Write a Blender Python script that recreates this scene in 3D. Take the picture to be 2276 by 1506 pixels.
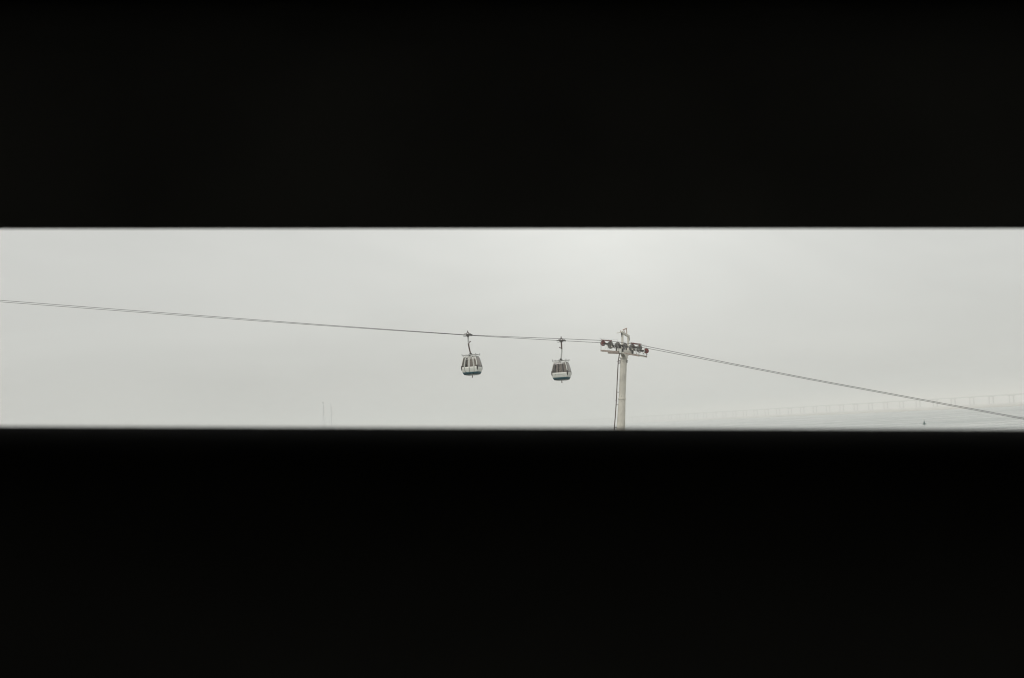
import bpy, math, random
from mathutils import Vector, Matrix
random.seed(7)
for o in list(bpy.data.objects):
    bpy.data.objects.remove(o)
SC = bpy.context.scene
COL = SC.collection

# ------------------------------------------------------------------ camera
R = math.radians
PITCH, ROLL = R(3.53), R(3.0)
EYE = Vector((0, 0, 8.0))
FWD = Vector((0, math.cos(PITCH), math.sin(PITCH)))
R0 = Vector((1, 0, 0)); U0 = Vector((0, -math.sin(PITCH), math.cos(PITCH)))
CI = math.cos(ROLL) * R0 - math.sin(ROLL) * U0
CJ = math.sin(ROLL) * R0 + math.cos(ROLL) * U0
cam_data = bpy.data.cameras.new('camera')
cam = bpy.data.objects.new('camera', cam_data); COL.objects.link(cam)
m = Matrix((CI, CJ, -FWD)).transposed().to_4x4(); m.translation = EYE
cam.matrix_world = m
cam_data.lens = 50; cam_data.sensor_width = 36
cam_data.clip_start = 0.02; cam_data.clip_end = 60000
cam_data.dof.use_dof = True
cam_data.dof.focus_distance = 155
cam_data.dof.aperture_fstop = 10.0
SC.camera = cam

# ------------------------------------------------------------------ world, sun, exposure
SUN_EL, SUN_AZ = R(48), R(215)         # azimuth clockwise from +Y: behind the viewer, to the left
w = bpy.data.worlds.new('World'); SC.world = w; w.use_nodes = True
nt = w.node_tree; N = nt.nodes; L = nt.links
N.clear()
def nd(t, **kw):
    n = N.new(t)
    for k, v in kw.items(): setattr(n, k, v)
    return n
def mth(op, a, b=None, c=None, clamp=False):
    n = nd('ShaderNodeMath', operation=op); n.use_clamp = clamp
    for k, v in enumerate((a, b, c)):
        if v is None: continue
        if isinstance(v, (int, float)): n.inputs[k].default_value = v
        else: L.new(v, n.inputs[k])
    return n.outputs[0]
out = nd('ShaderNodeOutputWorld'); bg = nd('ShaderNodeBackground')
bg.inputs['Strength'].default_value = 0.1
sky = nd('ShaderNodeTexSky'); sky.sky_type = 'NISHITA'; sky.sun_disc = False
sky.sun_elevation = SUN_EL; sky.sun_rotation = SUN_AZ
tc = nd('ShaderNodeTexCoord'); sep = nd('ShaderNodeSeparateXYZ')
L.new(tc.outputs['Generated'], sep.inputs[0])
up = mth('MAXIMUM', sep.outputs['Z'], 0.0)
# overcast: the zenith is three times as bright as the horizon
grad = mth('MULTIPLY_ADD', up, 2.0, 1.0)
# broad thinner patch of cloud, low in front
dot = nd('ShaderNodeVectorMath', operation='DOT_PRODUCT')
L.new(tc.outputs['Generated'], dot.inputs[0])
bdir = Vector((0.072, 1.0, 0.150)).normalized()
dot.inputs[1].default_value = bdir
patch = mth('EXPONENT', mth('MULTIPLY', mth('SUBTRACT', dot.outputs['Value'], 1.0), 34.0))
patch2 = mth('EXPONENT', mth('MULTIPLY', mth('SUBTRACT', dot.outputs['Value'], 1.0), 400.0))
mp = nd('ShaderNodeMapping'); mp.inputs['Scale'].default_value = (1.6, 1.6, 5.5)
mp.inputs['Rotation'].default_value = (0, R(9), 0); mp.inputs['Location'].default_value = (7.7, 0.9, 2.6)
L.new(tc.outputs['Generated'], mp.inputs[0])
nz = nd('ShaderNodeTexNoise'); nz.inputs['Scale'].default_value = 2.7
nz.inputs['Detail'].default_value = 4; nz.inputs['Roughness'].default_value = 0.5
nz.inputs['Distortion'].default_value = 0.6
L.new(mp.outputs[0], nz.inputs['Vector'])
cl = mth('MULTIPLY_ADD', nz.outputs[0], 0.27, 0.86)
tot = mth('MULTIPLY_ADD', patch, 0.27, grad)
tot = mth('MULTIPLY_ADD', patch2, 0.17, tot)
tot = mth('MULTIPLY', tot, cl)
tot = mth('MULTIPLY', tot, 4.9)
comb = nd('ShaderNodeCombineXYZ')
L.new(mth('MULTIPLY', tot, 1.003), comb.inputs[0]); L.new(mth('MULTIPLY', tot, 1.005), comb.inputs[1]); L.new(mth('MULTIPLY', tot, 0.955), comb.inputs[2])
mix = nd('ShaderNodeMix', data_type='RGBA'); mix.inputs['Factor'].default_value = 0.96
L.new(sky.outputs[0], mix.inputs['A']); L.new(comb.outputs[0], mix.inputs['B'])
L.new(mix.outputs['Result'], bg.inputs['Color']); L.new(bg.outputs[0], out.inputs['Surface'])

sl = bpy.data.lights.new('sun', 'SUN'); sl.energy = 1.2; sl.angle = R(25); sl.color = (1, 0.97, 0.92)
sun = bpy.data.objects.new('sun', sl); COL.objects.link(sun)
sd = Vector((math.sin(SUN_AZ) * math.cos(SUN_EL), math.cos(SUN_AZ) * math.cos(SUN_EL), math.sin(SUN_EL)))
sun.rotation_euler = sd.to_track_quat('Z', 'Y').to_euler()
vs = SC.view_settings
vs.view_transform = 'Standard'; vs.look = 'None'; vs.exposure = 0.0; vs.gamma = 1.0; vs.use_curve_mapping = False
SC.render.film_transparent = False
SC.cycles.max_bounces = 10; SC.cycles.diffuse_bounces = 5; SC.cycles.transparent_max_bounces = 16
SC.cycles.volume_bounces = 1
SC.cycles.use_denoising = True
SC.cycles.filter_width = 1.15
SC.cycles.use_adaptive_sampling = False

# ------------------------------------------------------------------ materials
def mat(name, col, rough=0.6, metal=0.0, spec=0.5, var=0.12, scale=3.0, bump=0.0, bscale=60, stain=None):
    mt = bpy.data.materials.new(name); mt.use_nodes = True
    t = mt.node_tree; p = t.nodes['Principled BSDF']
    p.inputs['Roughness'].default_value = rough; p.inputs['Metallic'].default_value = metal
    p.inputs['Specular IOR Level'].default_value = spec
    co = t.nodes.new('ShaderNodeTexCoord'); nz = t.nodes.new('ShaderNodeTexNoise')
    nz.inputs['Scale'].default_value = scale; nz.inputs['Detail'].default_value = 6
    t.links.new(co.outputs['Object'], nz.inputs['Vector'])
    r = t.nodes.new('ShaderNodeValToRGB')
    c1 = [c * (1 - var) for c in col] if stain is None else list(stain)
    r.color_ramp.elements[0].color = (*c1, 1); r.color_ramp.elements[0].position = 0.32
    r.color_ramp.elements[1].color = (*[min(1, c * (1 + var * .6)) for c in col], 1); r.color_ramp.elements[1].position = 0.62
    t.links.new(nz.outputs[0], r.inputs[0]); t.links.new(r.outputs[0], p.inputs['Base Color'])
    if bump:
        n2 = t.nodes.new('ShaderNodeTexNoise'); n2.inputs['Scale'].default_value = bscale; n2.inputs['Detail'].default_value = 4
        t.links.new(co.outputs['Object'], n2.inputs['Vector'])
        b = t.nodes.new('ShaderNodeBump'); b.inputs['Strength'].default_value = bump; b.inputs['Distance'].default_value = 0.02
        t.links.new(n2.outputs[0], b.inputs['Height']); t.links.new(b.outputs[0], p.inputs['Normal'])
    return mt
def glass_mat(name, tint, rough=0.03):
    mt = bpy.data.materials.new(name); mt.use_nodes = True
    t = mt.node_tree; t.nodes.clear()
    o = t.nodes.new('ShaderNodeOutputMaterial'); tr = t.nodes.new('ShaderNodeBsdfTransparent'); gl = t.nodes.new('ShaderNodeBsdfGlossy')
    tr.inputs[0].default_value = (*tint, 1); gl.inputs['Roughness'].default_value = rough
    fr = t.nodes.new('ShaderNodeFresnel'); fr.inputs['IOR'].default_value = 1.55
    mx = t.nodes.new('ShaderNodeMixShader')
    t.links.new(fr.outputs[0], mx.inputs[0]); t.links.new(tr.outputs[0], mx.inputs[1]); t.links.new(gl.outputs[0], mx.inputs[2])
    t.links.new(mx.outputs[0], o.inputs[0])
    return mt
M = dict(
    white=mat('white_paint', (.60, .60, .555), .4, var=.06, scale=2.5),
    teal=mat('teal_paint', (.002, .056, .074), .6, spec=.15, var=.15),
    grey_metal=mat('galvanised_steel', (.36, .36, .35), .5, .3, var=.2, scale=6),
    light_metal=mat('pale_steel', (.42, .42, .41), .5, .1, var=.12, scale=6),
    brown_metal=mat('brown_steel', (.065, .036, .03), .6, .1, var=.3, scale=8),
    red=mat('red_paint', (.16, .016, .013), .55, var=.15),
    dark_red=mat('dark_red_steel', (.10, .025, .022), .55, var=.2),
    dark=mat('dark_steel', (.028, .024, .02), .6, .1, var=.3, scale=6),
    rubber=mat('black_rubber', (.02, .016, .015), .6, var=.3),
    rubber_red=mat('brown_rubber', (.018, .007, .006), .6, var=.3),
    sheave=mat('grey_sheave', (.17, .162, .148), .5, .3, var=.25, scale=8),
    cream=mat('cream_paint', (.55, .52, .455), .55, var=.14, scale=1.2, bump=.1, bscale=8),
    tan=mat('rust_tinged_grating', (.29, .24, .205), .75, var=.35, scale=5),
    inside=mat('grey_brown_upholstery', (.16, .13, .11), .7, var=.2),
    concrete=mat('pale_concrete', (.48, .48, .47), .8, var=.2, scale=.2),
    buoy=mat('green_buoy_paint', (.006, .06, .052), .5, var=.2),
    black=mat('matt_black_board', (.036, .036, .033), .9, spec=.05, var=.25, scale=3, bump=.05, bscale=25),
    floor=mat('grey_deck', (.38, .38, .36), .8, var=.2, scale=2, bump=.1),
    shade_wall=mat('charcoal_shade', (.014, .014, .013), .7, var=.2, scale=2),
    hull=mat('white_gelcoat', (.75, .75, .72), .25, var=.05),
    mast=mat('anodised_mast', (.42, .42, .42), .5, .2, var=.1),
    mud=mat('brown_tidal_mud', (.30, .275, .24), .75, var=.25, scale=.004),
    print=mat('grey_lettering', (.2, .21, .22), .5, var=.05),
    glass=glass_mat('tinted_glass', (.44, .40, .37)),
)
# steel rope
M['rope'] = mat('steel_rope', (.04, .038, .036), .6, .2, var=.2)
# river water
mt = bpy.data.materials.new('river_water'); mt.use_nodes = True
t = mt.node_tree; p = t.nodes['Principled BSDF']
p.inputs['Base Color'].default_value = (.145, .165, .158, 1); p.inputs['Roughness'].default_value = .12; p.inputs['IOR'].default_value = 1.33
co = t.nodes.new('ShaderNodeTexCoord'); mpn = t.nodes.new('ShaderNodeMapping'); mpn.inputs['Scale'].default_value = (.35, 1.0, 1)
mpn.inputs['Rotation'].default_value = (0, 0, R(-14))
t.links.new(co.outputs['Object'], mpn.inputs[0])
n1 = t.nodes.new('ShaderNodeTexNoise'); n1.inputs['Scale'].default_value = .55; n1.inputs['Detail'].default_value = 5; n1.inputs['Roughness'].default_value = .6
n2 = t.nodes.new('ShaderNodeTexNoise'); n2.inputs['Scale'].default_value = .035; n2.inputs['Detail'].default_value = 4
for n in (n1, n2): t.links.new(mpn.outputs[0], n.inputs['Vector'])
b1 = t.nodes.new('ShaderNodeBump'); b1.inputs['Strength'].default_value = .28; b1.inputs['Distance'].default_value = .25
t.links.new(n1.outputs[0], b1.inputs['Height'])
t.links.new(b1.outputs[0], p.inputs['Normal'])
rr = t.nodes.new('ShaderNodeMapRange'); rr.inputs['From Min'].default_value = .35; rr.inputs['From Max'].default_value = .7
rr.inputs['To Min'].default_value = .08; rr.inputs['To Max'].default_value = .30
t.links.new(n2.outputs[0], rr.inputs[0]); t.links.new(rr.outputs[0], p.inputs['Roughness'])
M['water'] = mt

# ------------------------------------------------------------------ mesh helpers
class MB:
    def __init__(s): s.v = []; s.f = []
    def add(s, vs, fs):
        k = len(s.v); s.v += [tuple(v) for v in vs]; s.f += [tuple(i + k for i in f) for f in fs]
    def box(s, c, size, ax=None):
        c = Vector(c); X, Y, Z = ax or (Vector((1, 0, 0)), Vector((0, 1, 0)), Vector((0, 0, 1)))
        a, b, d = [q / 2 for q in size]
        vs = [c + X * (a * i) + Y * (b * j) + Z * (d * k) for k in (-1, 1) for j in (-1, 1) for i in (-1, 1)]
        s.add(vs, [(0, 2, 3, 1), (4, 5, 7, 6), (0, 1, 5, 4), (2, 6, 7, 3), (0, 4, 6, 2), (1, 3, 7, 5)])
    def bar(s, a, b, wd, ht, side=None):      # rectangular bar from a to b
        a = Vector(a); b = Vector(b); X = (b - a).normalized()
        side = Vector(side) if side is not None else (Vector((0, 0, 1)).cross(X) if abs(X.z) < .95 else Vector((0, 1, 0)))
        Y = (side - X * side.dot(X)).normalized(); Z = X.cross(Y)
        s.box((a + b) / 2, ((b - a).length, wd, ht), (X, Y, Z))
    def tube(s, pts, r, n=8, cap=True):
        pts = [Vector(p) for p in pts]
        rs = r if isinstance(r, (list, tuple)) else [r] * len(pts)
        T = []
        for i in range(len(pts)):
            d = pts[min(i + 1, len(pts) - 1)] - pts[max(i - 1, 0)]
            T.append(d.normalized())
        u = Vector((0, 0, 1)) if abs(T[0].z) < .9 else Vector((1, 0, 0))
        vs = []
        for i, p in enumerate(pts):
            u = (u - T[i] * u.dot(T[i])).normalized(); vv = T[i].cross(u)
            for k in range(n):
                a = 2 * math.pi * k / n
                vs.append(p + (u * math.cos(a) + vv * math.sin(a)) * rs[i])
        fs = []
        for i in range(len(pts) - 1):
            for k in range(n):
                k2 = (k + 1) % n
                fs.append((i * n + k, i * n + k2, (i + 1) * n + k2, (i + 1) * n + k))
        if cap:
            fs.append(tuple(range(n - 1, -1, -1))); e = (len(pts) - 1) * n
            fs.append(tuple(range(e, e + n)))
        s.add(vs, fs)
    def ring(s, c, r, tr, axis, n=16, k=6):   # torus
        c = Vector(c); A = Vector(axis).normalized(); u = A.orthogonal().normalized(); v = A.cross(u)
        vs = []; fs = []
        for i in range(n):
            a = 2 * math.pi * i / n; d = u * math.cos(a) + v * math.sin(a)
            for j in range(k):
                b = 2 * math.pi * j / k
                vs.append(c + d * (r + tr * math.cos(b)) + A * tr * math.sin(b))
        for i in range(n):
            for j in range(k):
                fs.append((i * k + j, ((i + 1) % n) * k + j, ((i + 1) % n) * k + (j + 1) % k, i * k + (j + 1) % k))
        s.add(vs, fs)
    def ellipsoid(s, c, rad, n=10, k=6):
        c = Vector(c); vs = [c + Vector((0, 0, rad[2]))]; fs = []
        for j in range(1, k):
            t_ = math.pi * j / k
            for i in range(n):
                a = 2 * math.pi * i / n
                vs.append(c + Vector((rad[0] * math.sin(t_) * math.cos(a), rad[1] * math.sin(t_) * math.sin(a), rad[2] * math.cos(t_))))
        vs.append(c - Vector((0, 0, rad[2])))
        for i in range(n): fs.append((0, 1 + i, 1 + (i + 1) % n))
        for j in range(k - 2):
            for i in range(n):
                a = 1 + j * n; fs.append((a + i, a + n + i, a + n + (i + 1) % n, a + (i + 1) % n))
        e = len(vs) - 1; a = 1 + (k - 2) * n
        for i in range(n): fs.append((e, a + (i + 1) % n, a + i))
        s.add(vs, fs)
    def build(s, name, material, parent=None, smooth=False, bevel=0, solid=0):
        me = bpy.data.meshes.new(name); me.from_pydata(s.v, [], s.f); me.validate()
        import bmesh
        bm = bmesh.new(); bm.from_mesh(me); bmesh.ops.remove_doubles(bm, verts=bm.verts, dist=1e-5)
        bmesh.ops.recalc_face_normals(bm, faces=bm.faces); bm.to_mesh(me); bm.free()
        me.materials.append(material)
        if smooth:
            for q in me.polygons: q.use_smooth = True
            me.set_sharp_from_angle(angle=R(40))
        o = bpy.data.objects.new(name, me); COL.objects.link(o)
        if parent: o.parent = parent
        if bevel:
            b = o.modifiers.new('bevel', 'BEVEL'); b.width = bevel; b.segments = 2; b.limit_method = 'ANGLE'
        if solid:
            q = o.modifiers.new('thickness', 'SOLIDIFY'); q.thickness = solid; q.offset = -1
        return o
def tag(o, label=None, cat=None, group=None, kind=None):
    for k, v in (('label', label), ('category', cat), ('group', group), ('kind', kind)):
        if v: o[k] = v
    return o
def empty(name, loc, rot=(0, 0, 0)):
    o = bpy.data.objects.new(name, None); COL.objects.link(o); o.location = loc; o.rotation_euler = rot
    o.empty_display_size = .3
    return o
def copy_tree(o, parent=None):
    c = o.copy(); COL.objects.link(c); c.parent = parent
    for ch in list(o.children): copy_tree(ch, c)
    return c
def ray(px, py):
    return FWD + CI * ((px - 1138) / 3161.0) + CJ * ((753 - py) / 3161.0)
def at(px, py, y):
    d = ray(px, py); return EYE + d * (y / d.y)

# ------------------------------------------------------------------ water and far ground
g = MB(); g.add([(-12000, -3000, 0), (12000, -3000, 0), (12000, 12000, 0), (-12000, 12000, 0)], [(0, 1, 2, 3)])
tag(g.build('water', M['water']), kind='structure')
# unseen paved quay under the ramp, added to bounce light onto the boards
g = MB(); g.box((0, -130, .5), (900, 270, 1.6)); tag(g.build('bounce_quay', mat('bounce_paving', (.38, .37, .34), .8, var=.2, scale=.3)), kind='structure')
# tidal flat beyond the viaduct, with an uneven edge
g = MB(); n = 60; vs = []; edge = [(330, 6500), (420, 4600), (500, 3300), (580, 2400), (720, 1850), (1000, 1550), (1900, 1350)]
for i in range(n + 1):
    u = i / n * (len(edge) - 1); k_ = min(int(u), len(edge) - 2); f_ = u - k_
    x = edge[k_][0] * (1 - f_) + edge[k_ + 1][0] * f_; yn = edge[k_][1] * (1 - f_) + edge[k_ + 1][1] * f_
    vs += [(x + 8 * math.sin(i * 1.7), yn + .03 * yn * (math.sin(i * 2.3) + .6 * math.sin(i * 5.1)), .02), (x + 2500, 11000 - 40 * i, .25)]
g.add(vs, [(2 * i, 2 * i + 2, 2 * i + 3, 2 * i + 1) for i in range(n)])
tag(g.build('mudflat', M['mud']), kind='structure')

# ------------------------------------------------------------------ ropeway frames of reference
YAW = R(15)
D = Vector((math.cos(YAW), -math.sin(YAW), 0)); NV = Vector((math.sin(YAW), math.cos(YAW), 0)); UP = Vector((0, 0, 1))
GAUGE = 6.0
P1 = at(1040, 744, 155)
def on(px, py, n):                       # point of the photo on the vertical plane n metres behind the near rope
    d = ray(px, py); p0 = P1 + NV * n
    return EYE + d * ((p0 - EYE).dot(NV) / d.dot(NV))

# tower frame: local x along the rope, y away, z up
mid = on(1380, 950, GAUGE / 2)
base_top = on(1386.4, 795, GAUGE / 2)
lean = base_top - mid; k = mid.z / lean.z
foot = mid - lean * k
tower = empty('ropeway_tower', foot, (0, 0, -YAW))
tag(tower, 'cream steel ropeway tower with wheel trains, catwalks and a brown ladder', 'tower')
TI = (Matrix.Translation(foot) @ Matrix.Rotation(-YAW, 4, 'Z')).inverted()
def tl(px, py, n): return TI @ on(px, py, n)
AX = (TI.to_3x3() @ lean).normalized()      # column axis in tower frame
def colpt(py):                           # centre line point at photo height py
    u = (950 - py) / 155.0
    return TI @ (mid + lean * u)
top = colpt(795)
mb = MB(); fl = colpt(886); z0 = Vector((0, 0, 0))
mb.tube([z0, colpt(950), fl], [.66, .46, .375], 28); mb.tube([fl, top], [.365, .355], 28)
column = mb.build('column', M['cream'], tower, smooth=True)
for c, r_ in ((fl, .44), (top, .47)):
    mb = MB(); mb.tube([c - AX * .055, c + AX * .055], r_, 28)
    for k_ in range(14):
        a = 2 * math.pi * k_ / 14
        q = c + Vector((math.cos(a) * .405, math.sin(a) * .405, 0)); mb.tube([q - AX * .09, q + AX * .09], .018, 6)
    mb.build('flange', M['cream'], column, smooth=True)
for sgn in (-1, 1):
    mb = MB(); c = top - AX * .38 + Vector((sgn * .39, -.05, 0)); mb.box(c, (.07, .12, .32))
    mb.box(c + Vector((sgn * .03, 0, .1)), (.12, .05, .05)); mb.build('lug', M['dark'], column)
for py, e in ((880, -.375), (803, -.37), (891, -.38)):
    mb = MB(); mb.box(colpt(py) + Vector((0, e, 0)), (.05, .04, .05)); mb.build('bolt', M['dark'], column)
mb = MB(); mb.box((0, 0, .35), (3.2, 3.2, .9)); mb.box((0, 0, 1.0), (2.2, 2.2, .4))
mb.build('footing', M['concrete'], tower, bevel=.05)
# head: tapered neck, box cross arm, gussets
armc = tl(1388.6, 781.6, GAUGE / 2)
mb = MB()
nk = armc - AX * .1
ringa = [top + Vector((math.cos(a) * .34, math.sin(a) * .34, .03)) for a in [2 * math.pi * (i + .5) / 16 for i in range(16)]]
sq = []
for i in range(16):
    a = 2 * math.pi * (i + .5) / 16; c, s_ = math.cos(a), math.sin(a); q = .24 / max(abs(c), abs(s_))
    sq.append(nk + Vector((c * q, s_ * q, 0)))
mb.add(ringa + sq, [(i, (i + 1) % 16, 16 + (i + 1) % 16, 16 + i) for i in range(16)] + [tuple(range(16, 32))])
neck = mb.build('neck', M['cream'], tower)
TX = Vector((AX.z, 0, -AX.x)).normalized(); TY = Vector((0, 1, 0)); TZ = TX.cross(TY) * 1
if TZ.z < 0: TZ = -TZ
mb = MB(); mb.box(armc, (.40, GAUGE + .3, .40), (TX, TY, TZ))
arm = mb.build('cross_arm', M['cream'], tower, bevel=.02)
for sgn in (-1, 1):
    mb = MB(); mb.box(armc + TY * sgn * (GAUGE / 2 + .165), (.48, .03, .48), (TX, TY, TZ)); mb.build('end_plate', M['white'], arm)
    for sx in (-1, 1):
        g0 = armc + TX * sx * .205 - TZ * .2; mb = MB()
        tri = [g0 + TY * sgn * .3, g0 + TY * sgn * 1.6, g0 + TY * sgn * .3 - TZ * .42]
        mb.add([q + TX * e for e in (-.012, .012) for q in tri], [(0, 1, 2), (5, 4, 3), (0, 3, 4, 1), (1, 4, 5, 2), (2, 5, 3, 0)])
        mb.build('gusset', M['cream'], arm)

# wheel trains: rope pass over the tower
near_pass = [(1334, 755.9), (1346, 756.6), (1360, 758.0), (1378, 760.2), (1400, 763.0), (1420, 766.0), (1440, 769.7)]
far_pass = [(1334, 761.2), (1350, 762.3), (1368, 764.0), (1390, 766.5), (1408, 768.8), (1428, 772.0), (1445, 774.9)]
def lerp_y(pts, x):
    for (a, b), (c, d) in zip(pts, pts[1:]):
        if x <= c: return b + (d - b) * (x - a) / (c - a)
    return pts[-1][1]
SHR = .285
def wheel_part(c, red, tread):
    mb = MB(); yy = Vector((0, 1, 0))
    mb.tube([c - yy * .07, c - yy * .05, c - yy * .03, c + yy * .03, c + yy * .05, c + yy * .07], [SHR * .95, SHR, SHR * .93, SHR * .93, SHR, SHR * .95], 24)
    w_ = mb.build('sheave', M['red'] if red else M['sheave'], tower, smooth=True)
    mb = MB(); mb.ring(c - yy * .072, SHR * .86, .018, yy, 24, 6)
    mb.build('tyre_rim', M['rubber_red'] if red else M['dark'], w_)
    mb = MB(); mb.tube([c - yy * .13, c + yy * .13], .06, 12)
    for k_ in range(5):
        a = 2 * math.pi * k_ / 5 + .3; q = c + Vector((math.cos(a) * .15, -.071, math.sin(a) * .15)); mb.tube([q - yy * .004, q + yy * .01], .035, 8)
    mb.build('hub', M['dark'] if not red else M['dark_red'], w_)
    if red: w_['label'] = 'red end wheel of the train'
    return w_
for n, pts, x0, dx, redx in ((0.0, near_pass, 1340, 16.2, 0), (GAUGE, far_pass, 1356.5, 15.9, 5)):
    cs = []
    for i in range(6):
        x = x0 + dx * i
        c = tl(x, lerp_y(pts, x), n); c.z -= SHR + .02
        cs.append(c); wheel_part(c, i == redx, None)
    mb = MB()
    for a, b in ((0, 1), (2, 3), (4, 5)):            # rocker beams carrying pairs of wheels
        for sy in (-.10, .10):
            o_ = Vector((0, sy, -.03)); mb.bar(cs[a] + o_ - (cs[b] - cs[a]) * .05, cs[b] + o_ + (cs[b] - cs[a]) * .05, .03, .17, (0, 1, 0))
    mids = [(cs[0] + cs[1]) / 2, (cs[2] + cs[3]) / 2, (cs[4] + cs[5]) / 2]
    for sy in (-.15, .15):
        o_ = Vector((0, sy, -.10)); mb.bar(mids[0] + o_, mids[1] + o_, .03, .16, (0, 1, 0)); mb.bar(mids[1] + o_, mids[2] + o_, .03, .16, (0, 1, 0))
    for q in mids: mb.tube([q + Vector((0, -.2, -.06)), q + Vector((0, .2, -.06))], .07, 10)
    mb.build('rocker_beam', M['dark'], tower)
    # yoke joining the train to the cross arm
    mb = MB(); e = armc + TY * ((GAUGE / 2 - .05) * (-1 if n == 0 else 1)) + TZ * .26; cc = (cs[2] + cs[3]) / 2
    mb.bar(e, cc + Vector((-.08, 0, -.05)), .26, .56, (0, 1, 0))
    mb.bar(e - TX * .40, e + TX * .40, .30, .15, (0, 1, 0))
    mb.bar(e - TX * .34 - TZ * .02, e - TX * .34 - TZ * .36, .28, .13, (0, 1, 0)); mb.bar(e + TX * .34 - TZ * .02, e + TX * .34 - TZ * .36, .28, .13, (0, 1, 0))
    mb.build('yoke', M['dark'], tower, bevel=.02)
    # rope catchers over both ends
    yo = Vector((0, -.16 if n == 0 else .16, 0))
    for xa, xb in (((1337, 1361), (1403, 1426.5)) if n == 0 else ()):
        a = tl(xa, lerp_y(pts, xa) - .3, n) + yo; b = tl(xb, lerp_y(pts, xb) - .3, n) + yo
        if xa > 1390: a.z += .05; b.z += .10
        else: a.z += .02; b.z += .03
        mb = MB(); mb.bar(a, b, .08, .11, (0, 1, 0))
        for u in (.2, .8):
            q = a.lerp(b, u); mb.bar(q, q - Vector((0, 0, .34)) - yo * .3, .03, .05, (0, 1, 0))
        mb.build('rope_catcher', M['dark_red'], tower)
    # small levers and brackets under the wheels
    for i in range(9):
        mb = MB(); q = cs[1].lerp(cs[5], i / 8 * .95) + Vector((.12, -.2 if n == 0 else .2, -.1))
        ln = .28 + .10 * (i % 3); mb.bar(q, q - Vector((0, 0, ln)), .03, .04, (0, 1, 0))
        mb.box(q - Vector((-.05, 0, ln * .7)), (.14, .05, .09)); mb.bar(q - Vector((0, .0, .02)), q + Vector((0, .12 if n == 0 else -.12, -.02)), .03, .03)
        mb.build('bracket', M['light_metal'] if i % 3 else M['cream'], tower)
# lifting frame
def post(nn, pxb, pyb, pxt, pyt):
    mb = MB(); a = tl(pxb, pyb, nn); b = tl(pxt, pyt, nn); mb.bar(a, b, .20, .21, (0, 1, 0))
    mb.build('lifting_post', M['cream'], tower, bevel=.015)
    return b
b1_ = post(.45, 1383.3, 779, 1383.3, 738.5)
b2_ = post(GAUGE - .45, 1396.0, 786, 1396.4, 746.5)
mb = MB(); dv = (b2_ - b1_).normalized(); mb.bar(b1_ - dv * .8, b2_ + dv * .8, .16, .26, (1, 0, 0))
bm_ = mb.build('lifting_beam', M['cream'], tower, bevel=.015)
for bb, sg in ((b1_, -1), (b2_, 1)):
    mb = MB(); mb.box(bb + dv * sg * .75 + Vector((0, 0, -.2)), (.1, .12, .3)); mb.ring(bb + dv * sg * .75 + Vector((0, 0, -.42)), .08, .02, (1, 0, 0), 12, 5)
    mb.build('lifting_eye', M['dark'], bm_)
mb = MB(); q = b1_.lerp(b2_, .35) + Vector((0, 0, .13))
mb.bar(q, q + Vector((-.05, 0, .30)), .07, .07); q2 = b1_.lerp(b2_, .75) + Vector((0, 0, .13)); mb.bar(q2, q2 + Vector((.02, 0, .62)), .07, .07); mb.bar(q + Vector((-.12, 0, .30)), q2 + Vector((.02, 0, .62)), .09, .09)
mb.build('anemometer_bracket', mat('tan_steel', (.30, .2, .14), .6), bm_)
mb = MB(); q = b1_ + Vector((-.05, 0, .02)); mb.tube([q + Vector((-.12, 0, 0)), q + Vector((-.55, -.1, -.02))], [.05, .06], 10); mb.build('lamp', M['white'], bm_)
mb = MB(); q = b1_ + Vector((-.16, -.1, .1)); mb.tube([q, q + Vector((0, 0, .1))], .06, 10); mb.build('warning_lamp', M['red'], bm_)
# catwalks with railings, one length on each side of the cross arm
for n, sgn, (pa_, pb_) in ((0.0, -1, ((1336, 777.6), (1375.5, 780.6))), (0.0, -1, ((1388.5, 783.2), (1420, 788.8))),
                           (GAUGE, 1, ((1352, 782.4), (1389, 783.6))), (GAUGE, 1, ((1400, 784.6), (1437, 791)))):
    off = n + sgn * .62; A, B = tl(*pa_, off), tl(*pb_, off)
    cw = MB(); cw.bar(A, B, .62, .05, (0, 1, 0))
    for sy in (-.3, .3): cw.bar(A + Vector((0, sy, -.08)), B + Vector((0, sy, -.08)), .05, .14, (0, 1, 0))
    for i in range(5):
        q = A.lerp(B, (i + .1) / 4.2); cw.bar(q + Vector((0, -.3, -.1)), q + Vector((0, .3, -.1)), .04, .06, (1, 0, 0))
    cwo = cw.build('catwalk', M['tan'], tower)
    rl = MB(); H_ = 1.22; sy = .3 * sgn
    for u in (.01, .5, .99):
        q = A.lerp(B, u) + Vector((0, sy, 0)); rl.tube([q, q + Vector((0, 0, H_))], .010, 6)
    for h in (H_, .62): rl.tube([A + Vector((0, sy, h)), B + Vector((0, sy, h))], .009, 6)
    e = A if A.x < armc.x else B
    for h in (H_, .62): rl.tube([e + Vector((0, -.3, h)), e + Vector((0, .3, h))], .009, 6)
    rl.tube([e + Vector((0, -sy, 0)), e + Vector((0, -sy, H_))], .010, 6)
    rl.build('railing', M['grey_metal'], cwo)
    u = .93 if A.x < armc.x else .07
    q = A.lerp(B, u); st = MB(); st.bar(armc + TY * (sgn * (GAUGE / 2 - .05)) - TZ * .1, q + Vector((0, -.25 * sgn, -.1)), .07, .1); st.build('catwalk_strut', M['cream'], cwo)
    u = .12 if A.x < armc.x else .88
    q = A.lerp(B, u) + Vector((0, -.2 * sgn, 0)); st = MB(); st.tube([q, q + Vector((.45 if u < .5 else -.45, -.2 * sgn, .48))], .015, 6); st.build('catwalk_strut', M['cream'], cwo)
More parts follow.
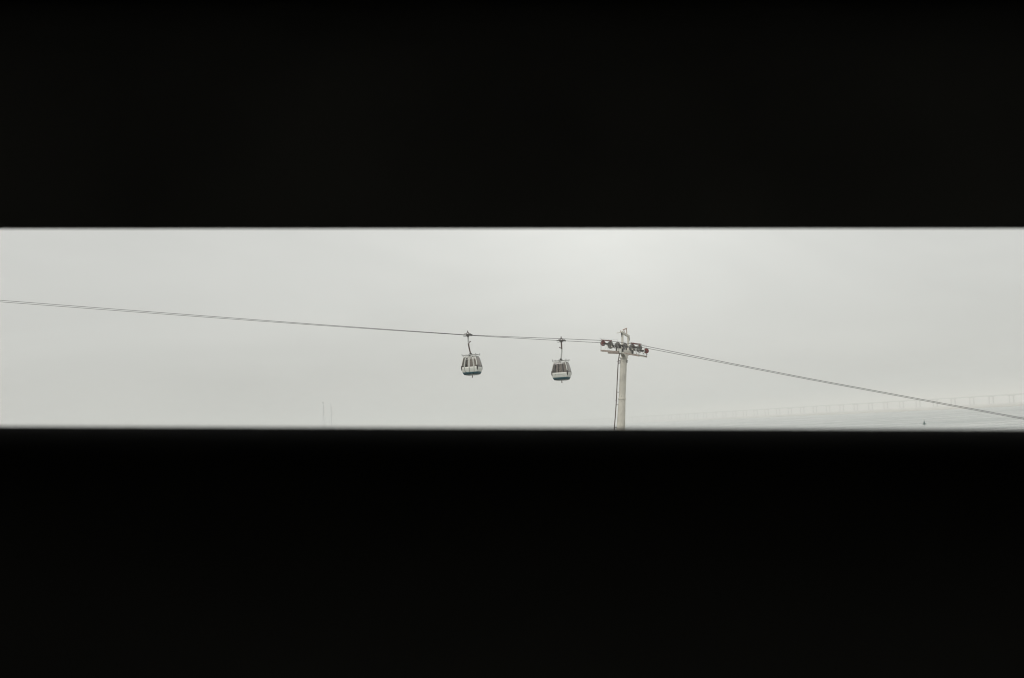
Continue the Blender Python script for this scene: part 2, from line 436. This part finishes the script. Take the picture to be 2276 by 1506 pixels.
mb = MB(); q = tl(1431.5, 790, 5.2); mb.tube([q - AX * .2, q + AX * 1.1], .035, 8); mb.build('guard_post', M['white'], tower)
# ladder beside the column, standing edge-on, with stand-offs
lp = [(1377.6, 783), (1376.2, 790), (1374.4, 800), (1373.6, 812), (1371.9, 845), (1370.2, 886), (1367.6, 925), (1364.9, 956)]
L0 = [tl(x, y, GAUGE / 2 - .05) for x, y in lp]
ev = (L0[-1] - L0[-2]).normalized()
while L0[-1].z > .6: L0.append(L0[-1] + ev * min(1.0, (L0[-1].z - .5) / max(.01, -ev.z) + .01))
LV = Vector((-.19, .98, 0)) * .2              # the ladder stands edge-on to the ramp
for sg in (-1, 1):
    mb = MB(); mb.tube([q + LV * sg for q in L0], .052, 8)
    lad = mb.build('ladder_rail', M['brown_metal'], tower)
mb = MB(); zz = L0[0].z - .3
def lad_at(z):
    for a, b in zip(L0, L0[1:]):
        if b.z <= z <= a.z: return a.lerp(b, (a.z - z) / (a.z - b.z + 1e-9))
    return L0[-1]
while zz > .7:
    q = lad_at(zz); mb.tube([q - LV, q + LV], .014, 6); zz -= .28
mb.build('rung', M['brown_metal'], lad)['kind'] = 'stuff'
for py in (807, 871, 899, 949):
    mb = MB(); q = tl(1372, py, GAUGE / 2 - .05); a = lad_at(q.z); c = colpt(py); d_ = Vector((c.x - .3, c.y, a.z - .02))
    mb.bar(a, d_, .05, .05); mb.build('stand_off', M['brown_metal'], lad)
for py in (803, 889):
    mb = MB(); q = lad_at(tl(1372, py, GAUGE / 2).z); mb.box(q + Vector((-.1, 0, 0)), (.12, .03, .03)); mb.build('stand_off', M['brown_metal'], lad)

# ------------------------------------------------------------------ ropes
near_img = [(0, 666.8), (250, 686), (500, 704.9), (700, 720.0), (870, 732.2), (1040, 744.0), (1140, 748.2), (1240, 752.0)] + near_pass + [(1620, 806), (1800, 841.0), (1905, 860.4), (2090, 894.6), (2276, 929.0)]
far_img = [(0, 670.3), (250, 689.2), (500, 707.6), (700, 722.0), (870, 733.6), (1033, 744.2), (1100, 748.4), (1247, 756.6)] + far_pass + [(1620, 808.6), (1800, 843.4), (1905, 862.8), (2090, 897), (2276, 931.5)]
def rope(img, n, label):
    pts = [on(x, y, n) for x, y in img]
    pts = [pts[0] + (pts[0] - pts[1]).normalized() * 60 + Vector((0, 0, -.4))] + pts + [pts[-1] + (pts[-1] - pts[-2]).normalized() * 20]
    base = pts[0]; mb = MB()
    mb.tube([p - base for p in pts], .023, 6)
    o = mb.build('ropeway_cable', M['rope'], smooth=True); o.location = base
    return tag(o, label, 'cable', 'haul ropes of the ropeway')
rope(near_img, 0.0, 'upper of the two thin dark cables, holding the left gondola')
rope(far_img, GAUGE, 'lower of the two thin dark cables, holding the gondola beside the tower')

# ------------------------------------------------------------------ gondola
PROF = [(-2.38, .665), (-2.55, .735), (-2.75, .79), (-3.0, .85), (-3.22, .89), (-3.45, .915), (-3.66, .925), (-3.88, .90), (-4.08, .85), (-4.23, .79), (-4.37, .71)]
CX = .19                                     # cabin centre along the rope
def hw(z):
    for (a, b), (c, d) in zip(PROF, PROF[1:]):
        if c <= z <= a: return b + (d - b) * (a - z) / (a - c)
    return PROF[-1][1]
def corner(z): return .055
def side_pt(side, t_, z):                    # t_ in 0..1 across the side as seen from outside, left to right
    h = hw(z); c = corner(z); u = -(h - c) + 2 * (h - c) * t_
    bulge = .035 * (1 - (2 * t_ - 1) ** 2)
    h2 = h + bulge
    return {'door': (CX + u, -h2, z), 'back': (CX - u, h2, z), 'right': (CX + h2, u, z), 'left': (CX - h2, -u, z)}[side]
ZR = [p[0] for p in PROF]
def cells(mb, side, ts, zs):
    vs = []; nu = len(ts)
    for z in zs:
        for t_ in ts: vs.append(side_pt(side, t_, z))
    mb.add(vs, [(j * nu + i, (j + 1) * nu + i, (j + 1) * nu + i + 1, j * nu + i + 1) for j in range(len(zs) - 1) for i in range(nu - 1)])
def zr(a, b): return [a] + [z for z in ZR if b < z < a] + [b]
def sub(a, b, n): return [a + (b - a) * i / n for i in range(n + 1)]
def make_gondola():
    root = empty('gondola', (0, 0, 0), (0, 0, -YAW))
    body = MB(); skirt = MB(); ZT, ZB, ZS, ZE = -2.38, -4.37, -4.09, -4.37
    wins = []
    def window_wall(side, t0, t1, za, zb):
        cells(body, side, sub(0, t0, 1), zr(ZT, ZS)); cells(body, side, sub(t1, 1, 1), zr(ZT, ZS))
        cells(body, side, sub(t0, t1, 6), zr(ZT, za)); cells(body, side, sub(t0, t1, 6), zr(zb, ZS))
        g_ = MB(); cells(g_, side, sub(t0, t1, 6), zr(za, zb)); wins.append((side, g_))
    window_wall('back', .022, .978, -2.45, -3.54)
    window_wall('right', .025, .975, -2.43, -3.56); window_wall('left', .025, .975, -2.43, -3.56)
    # door side: sidelight, two leaves, sidelight
    for t0, t1 in ((0, .17), (.82, 1)):
        a, b = (t0 + .015, t1 - .025) if t0 == 0 else (t0 + .025, t1 - .015)
        cells(body, 'door', [t0, a], zr(ZT, ZS)); cells(body, 'door', [b, t1], zr(ZT, ZS))
        cells(body, 'door', [a, b], zr(ZT, -2.47)); cells(body, 'door', [a, b], zr(-3.53, ZS))
        g_ = MB(); cells(g_, 'door', [a, b], zr(-2.47, -3.53)); wins.append(('door', g_))
    cells(body, 'door', sub(.17, .82, 4), zr(ZT, -2.42))
    for s_ in ('back', 'right', 'left'): cells(skirt, s_, sub(0, 1, 6), zr(ZS, ZE))
    for a, b in ((0, .17), (.82, 1)): cells(skirt, 'door', [a, b], zr(ZS, ZE))
    # rounded corners
    for s1, s2 in (('door', 'right'), ('right', 'back'), ('back', 'left'), ('left', 'door')):
        for mbx, zs in ((body, zr(ZT, ZS)), (skirt, zr(ZS, ZE))):
            vs = []
            for z in zs:
                a = Vector(side_pt(s1, 1, z)); b = Vector(side_pt(s2, 0, z)); c = Vector((a.x if abs(a.x - CX) > abs(b.x - CX) else b.x, a.y if abs(a.y) > abs(b.y) else b.y, z))
                for t_ in (0, .33, .67, 1):
                    vs.append((1 - t_) ** 2 * a + 2 * t_ * (1 - t_) * c + t_ * t_ * b)
            mbx.add(vs, [(j * 4 + i, (j + 1) * 4 + i, (j + 1) * 4 + i + 1, j * 4 + i + 1) for j in range(len(zs) - 1) for i in range(3)])
    bo = body.build('cabin_body', M['white'], root, smooth=True, solid=.03)
    skirt.build('skirt', M['teal'], root, smooth=True, solid=.03)
    for side, g_ in wins:
        wo = g_.build('window', M['glass'], bo, smooth=True)
    # dark window gaskets
    gk = MB()
    for side, t0, t1, za, zb in (('back', .022, .978, -2.45, -3.54), ('right', .025, .975, -2.43, -3.56), ('left', .025, .975, -2.43, -3.56)):
        loop = [side_pt(side, t_, za) for t_ in sub(t0, t1, 6)] + [side_pt(side, t1, z) for z in zr(za, zb)[1:]] + [side_pt(side, t_, zb) for t_ in sub(t1, t0, 6)[1:]] + [side_pt(side, t0, z) for z in zr(za, zb)[::-1][1:]]
        gk.tube(loop, .014, 6, cap=False)
    gk.build('gasket', M['rubber'], bo)
    # door leaves
    for k_, (t0, t1, w0, w1) in enumerate(((.192, .479, .225, .44), (.506, .798, .542, .762))):
        zt, zb = -2.43, -4.365
        # lower band of the leaf is split off so it carries the skirt colour
        d = MB()
        cells(d, 'door', [t0, w0], zr(zt, -4.09)); cells(d, 'door', [w1, t1], zr(zt, -4.09))
        cells(d, 'door', [w0, w1], zr(zt, -2.49)); cells(d, 'door', [w0, w1], zr(-3.53, -4.09)); cells(d, 'door', [w0, w1], [-2.67, -2.705])
        do = d.build('door', M['white'], root, smooth=True, solid=.035)
        for za, zb_ in ((-2.49, -2.67), (-2.705, -3.53)):
            g_ = MB(); cells(g_, 'door', [w0, w1], zr(za, zb_)); g_.build('window', M['glass'], do, smooth=True)
        g_ = MB(); cells(g_, 'door', sub(t0, t1, 2), zr(-4.09, zb)); g_.build('skirt', M['teal'], do, smooth=True, solid=.035)
    sl_ = MB()
    for t0, t1 in ((.17, .192), (.479, .506), (.798, .82)):
        vs = []
        for z in zr(-2.43, -4.365):
            for t_ in (t0, t1): q = Vector(side_pt('door', t_, z)); q.y += .02; vs.append(q)
        nz_ = len(vs) // 2; sl_.add(vs, [(2 * j, 2 * j + 2, 2 * j + 3, 2 * j + 1) for j in range(nz_ - 1)])
    sl_.build('door_seal', M['rubber'], root, solid=.02)
    # bumpers at the four corners of the belt line
    for sx in (-1, 1):
        for sy in (-1, 1):
            b = MB(); b.ellipsoid((CX + sx * .875, sy * .875, -3.62), (.08, .08, .30), 12, 8)
            b.build('bumper', M['rubber_red'], root, smooth=True)
    # roof dome, ceiling frame, floor
    rf = MB(); rings = []
    for z, h in ((-2.38, .66), (-2.33, .61), (-2.29, .50), (-2.27, .25)):
        ring_ = []
        for i in range(24):
            a = 2 * math.pi * (i + .5) / 24; c, s_ = math.cos(a), math.sin(a); q = (abs(c) ** 6 + abs(s_) ** 6) ** (-1 / 6)
            ring_.append((CX + c * q * h, s_ * q * h, z))
        rings.append(ring_)
    vs = [v for r_ in rings for v in r_]
    rf.add(vs, [(j * 24 + i, j * 24 + (i + 1) % 24, (j + 1) * 24 + (i + 1) % 24, (j + 1) * 24 + i) for j in range(3) for i in range(24)] + [tuple(range(72, 96))])
    ro = rf.build('roof', M['light_metal'], root, smooth=True)
    fb = MB()
    vs = []
    for z, h in ((-4.365, .695), (-4.41, .63), (-4.44, .48)):
        for i in range(24):
            a = 2 * math.pi * (i + .5) / 24; c, s_ = math.cos(a), math.sin(a); q = (abs(c) ** 6 + abs(s_) ** 6) ** (-1 / 6)
            vs.append((CX + c * q * h, s_ * q * h, z))
    fb.add(vs, [(j * 24 + i, j * 24 + (i + 1) % 24, (j + 1) * 24 + (i + 1) % 24, (j + 1) * 24 + i) for j in range(2) for i in range(24)] + [tuple(range(48, 72)), tuple(range(23, -1, -1))])
    fo = fb.build('underfloor', M['light_metal'], root, smooth=True)
    pn = MB(); pn.tube([(CX, 0, -4.43), (CX, 0, -4.70)], .045, 10); pn.tube([(CX, 0, -4.6), (CX, 0, -4.66)], .06, 10)
    pn.build('guide_pin', M['dark_red'], fo)
    # roof rack
    rk = MB(); z = -2.21; e = .78
    cs = [(CX - e, -e, z), (CX + e, -e, z), (CX + e, e, z), (CX - e, e, z)]
    for i in range(4): rk.tube([cs[i], cs[(i + 1) % 4]], .022, 8)
    for c in cs:
        rk.tube([(c[0], c[1], z - .06), (c[0], c[1], z + .09)], .035, 8); rk.ellipsoid((c[0], c[1], z + .10), (.05, .05, .05), 8, 5)
        rk.tube([(c[0], c[1], z - .05), (CX + (c[0] - CX) * .80, c[1] * .80, -2.38)], .018, 6)
    rk.bar((CX - e, 0, z), (CX + e, 0, z), .2, .08); rk.bar((CX, -e, z), (CX, e, z), .2, .08)
    rk.build('roof_rack', M['grey_metal'], root, smooth=True)
    hb = MB(); hb.box((CX, 0, -2.17), (.42, .46, .12)); hb.box((CX - .02, 0, -2.06), (.20, .26, .14))
    hb.build('suspension_block', M['dark'], root, bevel=.02)
    # hanger arm in two lengths
    ua = MB(); ua.tube([(0, 0, -.05), (0, 0, -.5), (.005, 0, -.97)], [.085, .08, .078], 12)
    uo = ua.build('upper_hanger_arm', M['light_metal'], root, smooth=True)
    la = MB(); pts = []
    for i in range(10):
        u = i / 9; pts.append((.005 + (CX - .03) * (u ** 1.6), 0, -.97 - 1.08 * u))
    la.tube(pts, [.08] * 10, 12); la.tube([(0.0, 0, -.93), (.008, 0, -1.02)], .095, 12)
    lo = la.build('lower_hanger_arm', M['brown_metal'], root, smooth=True)
    br = MB(); br.bar((.06, 0, -.82), (.30, 0, -.72), .05, .05); br.bar((.2, 0, -.80), (.2, 0, -.68), .08, .09); br.bar((.08, 0, -.86), (.2, 0, -.76), .05, .05)
    br.build('bracket', M['brown_metal'], uo)
    # grip on the rope
    gp = MB(); gp.box((0, -.02, -.01), (.46, .17, .15)); gp.box((0, 0, -.13), (.20, .2, .14))
    gp.tube([(-.52, 0, .015), (-.25, 0, .03), (.25, 0, .03), (.52, 0, .015)], [.035, .055, .055, .035], 8)
    gp.bar((-.47, -.12, -.14), (.47, -.12, -.14), .12, .035)
    go = gp.build('grip', M['dark'], root)
    fr = MB()
    for sx in (-1, 1):
        fr.tube([(sx * .12, -.1, .06), (sx * .14, -.1, .16), (sx * .36, -.1, .15), (sx * .37, -.1, .03)], .024, 6)
        fr.tube([(sx * .20, 0, .05), (sx * .13, 0, .22), (0, 0, .34)], .024, 6)
    fr.tube([(0, 0, .30), (0, 0, .47)], .05, 8); fr.ring((0, -.02, .18), .09, .022, (0, 1, 0), 14, 5)
    fr.build('grip_lever', M['brown_metal'], go)
    # benches along both ends
    for sx in (-1, 1):
        bn = MB(); bn.box((CX + sx * .60, 0, -3.90), (.36, 1.3, .07)); bn.box((CX + sx * .80, 0, -3.62), (.06, 1.25, .5)); bn.box((CX + sx * .62, 0, -4.13), (.2, 1.2, .40))
        bn.build('bench', M['inside'], root, bevel=.02)
    return root, uo, lo
g1, ga_u, ga_l = make_gondola()
g2 = copy_tree(g1)
g1.location = P1
g2.location = on(1247.6, 756.8, GAUGE); g2.rotation_euler = (0, 0, math.pi - YAW)
# hang slope follows the photo: small swing along the rope
g1.rotation_euler = (0, R(-1.0), -YAW)
GR = 'gondolas hanging from the ropeway'
tag(g1, 'white and teal gondola with double doors facing the viewer, left one', 'gondola', GR)
tag(g2, 'white and teal gondola with one wide window facing the viewer, nearer the tower', 'gondola', GR)
for ch in g2.children:                       # the second gondola's arm is dark above and pale below
    if ch.name.startswith('upper_hanger_arm'): ch.material_slots[0].link = 'OBJECT'; ch.material_slots[0].material = M['brown_metal']
    if ch.name.startswith('lower_hanger_arm'): ch.material_slots[0].link = 'OBJECT'; ch.material_slots[0].material = M['light_metal']
# faint lettering on the wide panel of the second gondola (too small to read in the photo)
mb = MB(); zc = -3.80
def mark(t0, t1, za, zb):
    a = [Vector(side_pt('back', t_, z)) + Vector((0, .004, 0)) for t_, z in ((t0, za), (t1, za), (t1, zb), (t0, zb))]
    a2 = [q + Vector((0, .003, 0)) for q in a]; mb.add(a + a2, [(4, 5, 6, 7), (3, 2, 1, 0), (0, 1, 5, 4), (1, 2, 6, 5), (2, 3, 7, 6), (3, 0, 4, 7)])
mark(.19, .245, -3.74, -3.83)
tcur = .27
for i in range(11):
    wd = .022 + .01 * ((i * 7) % 3) / 2; mark(tcur, tcur + wd, -3.755 if i % 4 else -3.735, -3.79); tcur += wd + .012
mark(.70, .745, -3.76, -3.785)
mb.build('lettering', M['print'], g2)

# ------------------------------------------------------------------ far viaduct
pa = Vector((86, 8500, 0)); pb = Vector((1089, 5200, 0)); vd = (pb - pa).normalized(); vn = Vector((-vd.y, vd.x, 0))
start = pa - vd * 1100; end = pb + vd * 1900
via = empty('viaduct', start); tag(via, 'long pale road viaduct on twin columns fading into the fog', 'bridge')
LEN = (end - start).length
def vp(s, q, z): return vd * s + vn * q + Vector((0, 0, z))
mb = MB(); mb.bar(vp(0, 0, 25.2), vp(LEN, 0, 25.2), 24.0, 2.6, vn); mb.bar(vp(0, 11.8, 27.0), vp(LEN, 11.8, 27.0), .3, 1.2, vn); mb.bar(vp(0, -11.8, 27.0), vp(LEN, -11.8, 27.0), .3, 1.2, vn)
mb.build('deck', M['concrete'], via)
mb = MB()
for q in (-7, 7):
    mb.tube([vp(0, q, -1), vp(0, q, 23.0)], 2.0, 12)
mb.bar(vp(0, -11, 22.9), vp(0, 11, 22.9), 4.0, 2.0, vd); mb.bar(vp(0, -10.5, .8), vp(0, 10.5, .8), 7, 3, vd)
pier = mb.build('pier', M['concrete'], via, smooth=True)
pier.location = vd * 40
s = 136
while s < LEN - 20:
    c = pier.copy(); COL.objects.link(c); c.parent = via; c.location = vd * s; s += 96

# ------------------------------------------------------------------ buoy
bp = at(2054.5, 943, 575); dd = ray(2054.5, 942.5); bp = EYE + dd * (-8.0 / dd.z)
SB = bp.y / 3161
by = empty('buoy', bp, (R(2), R(-3), R(20))); tag(by, 'small green navigation buoy floating on the grey river', 'buoy')
mb = MB(); mb.tube([(0, 0, -.3), (0, 0, .05), (0, 0, .28), (0, 0, .38)], [.55, .66, .66, .52], 18); mb.build('float', M['buoy'], by, smooth=True)
mb = MB(); mb.tube([(0, 0, .38), (0, 0, .9), (0, 0, 1.2)], [.24, .2, .17], 10)
for a in (0, 1.57, 3.14, 4.71): mb.bar((math.cos(a) * .45, math.sin(a) * .45, .38), (math.cos(a) * .12, math.sin(a) * .12, 1.2), .05, .05)
mb.build('tower', M['buoy'], by)
mb = MB(); mb.box((.12, 0, 1.28), (.36, .04, .20)); mb.tube([(0, 0, 1.2), (0, 0, 1.36)], .16, 10); mb.build('daymark', M['buoy'], by)
mb = MB(); mb.tube([(0, 0, 1.36), (0, 0, 2.2)], .035, 8); mb.tube([(0, 0, 1.66), (0, 0, 1.84)], [.10, .09], 10); mb.build('lantern_mast', M['buoy'], by)

# ------------------------------------------------------------------ moored sailing boats, hulls out of sight behind the lower board
def sailboat(px, pyt, y, lab, vane, rz):
    tp = at(px, pyt, y); H = tp.z
    o = empty('sailing_boat', (tp.x, tp.y, 0), (0, 0, rz))
    tag(o, lab, 'sailboat', 'sailing boats moored in the marina')
    mb = MB(); secs = []
    for u, wd, sh in ((-4.0, 1.15, .95), (-2, 1.5, .9), (0, 1.6, .9), (2, 1.25, 1.0), (3.6, .55, 1.12), (4.5, .04, 1.2)):
        secs.append([(u, -wd, sh), (u, -wd * .85, .25), (u, 0, -.4), (u, wd * .85, .25), (u, wd, sh)])
    vs = [v for s_ in secs for v in s_]; nn = 5
    mb.add(vs, [(j * nn + i, j * nn + i + 1, (j + 1) * nn + i + 1, (j + 1) * nn + i) for j in range(5) for i in range(4)] + [(j * nn + 4, j * nn, (j + 1) * nn, (j + 1) * nn + 4) for j in range(5)] + [(0, 1, 2, 3, 4)])
    h = mb.build('hull', M['hull'], o, smooth=True)
    mb = MB(); mb.box((.4, 0, 1.2), (3.2, 1.7, .55)); mb.build('coachroof', M['hull'], o, bevel=.12)
    mb = MB(); mb.tube([(0.6, 0, .9), (.6, 0, H)], [.034, .022], 10); mo = mb.build('mast', M['mast'], o, smooth=True)
    if vane:
        v = MB(); v.bar((.6, 0, H + .04), (.38, .0, H + .04), .03, .07); v.bar((.42, -.1, H + .04), (.42, .1, H + .04), .02, .09); v.build('wind_vane', M['dark'], mo)
    mb = MB(); mb.tube([(.6, 0, 2.0), (-3.1, 0, 2.05)], .06, 8); mb.build('boom', M['mast'], o)
    mb = MB()
    for e in ((4.4, 0, 1.2), (-4.0, 0, .95), (.3, 1.5, .9), (.3, -1.5, .9)): mb.tube([e, (.6, 0, H - .3)], .002, 4)
    mb.build('rigging', M['rope'], o)
    return o
sailboat(716.2, 895.5, 256, 'thin dark boat mast with a wind vane at its tip, the left one', True, R(80))
sailboat(733.0, 894.3, 300, 'thin bare boat mast with a plain tip, the right one', False, R(75))

# ------------------------------------------------------------------ ramp the viewer stands on; unseen roof and walls added to darken it
ramp_rot = (0, ROLL, 0)
RI = (Matrix.Translation(EYE) @ Matrix.Rotation(ROLL, 4, 'Y')).inverted()
def rl_(px, py, y): return RI @ at(px, py, y)
HALF = 8.0
def extrude(profile, x0, x1, seg=1):
    mb = MB(); n = len(profile)
    vs = [(x0 + (x1 - x0) * k / seg, y, z) for k in range(seg + 1) for y, z in profile]
    mb.add(vs, [(k * n + i, k * n + (i + 1) % n, (k + 1) * n + (i + 1) % n, (k + 1) * n + i) for k in range(seg) for i in range(n)] + [tuple(range(n)), tuple(range(seg * n + n - 1, seg * n - 1, -1))])
    return mb
DU, DL = 1.45, .98
zu = rl_(1138, 508, DU).z; zl = rl_(1138, 949.5, DL).z
RU = .19; prof = []                           # inner face rounded so it darkens upwards; the lower edge turns down towards the viewer
p0 = R(-30)
for i in range(22):
    a = p0 + R(120) * i / 21; prof.append((DU + RU * (math.cos(p0) - math.cos(a)), zu + RU * (math.sin(a) - math.sin(p0))))
ztop = prof[-1][1]; prof += [(DU + .30, ztop), (DU + .30, zu + .25), (DU + .012, zu + .004)]
ub = extrude(prof, -HALF, HALF, 1).build('overhead_board', M['black'], smooth=True)
ub.location = EYE; ub.rotation_euler = ramp_rot
tag(ub, 'black out of focus board above the bright gap, with a straight lower edge', 'board')
RL = .34; prof = []                           # rounded to grade its shade: top faces the dark ceiling, lower part the deck
for i in range(24):
    a = R(92) - R(120) * i / 23; prof.append((DL + RL * (1 - math.cos(a)) - RL, zl + RL * (math.sin(a) - 1)))
zbot = prof[-1][1]; prof += [(DL + .12, zbot), (DL + .12, zl - .06), (DL + .02, zl - .004)]
lb = extrude(prof, -HALF, HALF, 1).build('parapet_board', M['black'], smooth=True)
lb.location = EYE; lb.rotation_euler = (0, ROLL + math.atan(7 / 2276), 0)
tag(lb, 'black out of focus board below the bright gap, hiding the foot of the tower', 'board')
def struct(name, mb, mt):
    o = mb.build(name, mt); o.location = EYE; o.rotation_euler = ramp_rot; return tag(o, kind='structure')
mb = MB(); mb.box((0, -.30, -1.70), (2 * HALF, 2.9, .2)); struct('floor', mb, M['floor'])
mb = MB(); mb.box((0, .1, ztop + .12), (2 * HALF, 3.3, .14)); struct('shade_ceiling', mb, M['shade_wall'])  # unseen, added to keep sky light off the boards
mb = MB(); mb.box((0, -1.6, .06), (2 * HALF, .16, 1.12)); struct('shade_wall', mb, M['shade_wall'])  # unseen dark screen, stops above the deck to let low light reach the boards
mb = MB(); mb.box((0, 1.12, (zbot - 1.6) / 2 + .05), (2 * HALF, .06, zbot + 1.6 + .1)); struct('shade_wall', mb, M['shade_wall'])
for x in (-7.5, 7.5):
    for y in (-1.3, .7):
        mb = MB(); mb.box((x, y, -4.9), (.35, .35, 6.2)); struct('ramp_pier', mb, M['concrete'])

# ------------------------------------------------------------------ mist over the river
hz = MB(); hz.box((0, 4500, 25), (24200, 15200, 52))
ho = hz.build('haze', None) if False else None
me = bpy.data.meshes.new('haze'); me.from_pydata(hz.v, [], hz.f)
ho = bpy.data.objects.new('haze', me); COL.objects.link(ho); tag(ho, kind='stuff')
mt = bpy.data.materials.new('river_mist'); mt.use_nodes = True; t = mt.node_tree; t.nodes.clear()
o_ = t.nodes.new('ShaderNodeOutputMaterial'); v_ = t.nodes.new('ShaderNodeVolumePrincipled')
v_.inputs['Color'].default_value = (.97, .97, .955, 1); v_.inputs['Density'].default_value = .00038; v_.inputs['Anisotropy'].default_value = .3
t.links.new(v_.outputs[0], o_.inputs['Volume']); me.materials.append(mt)
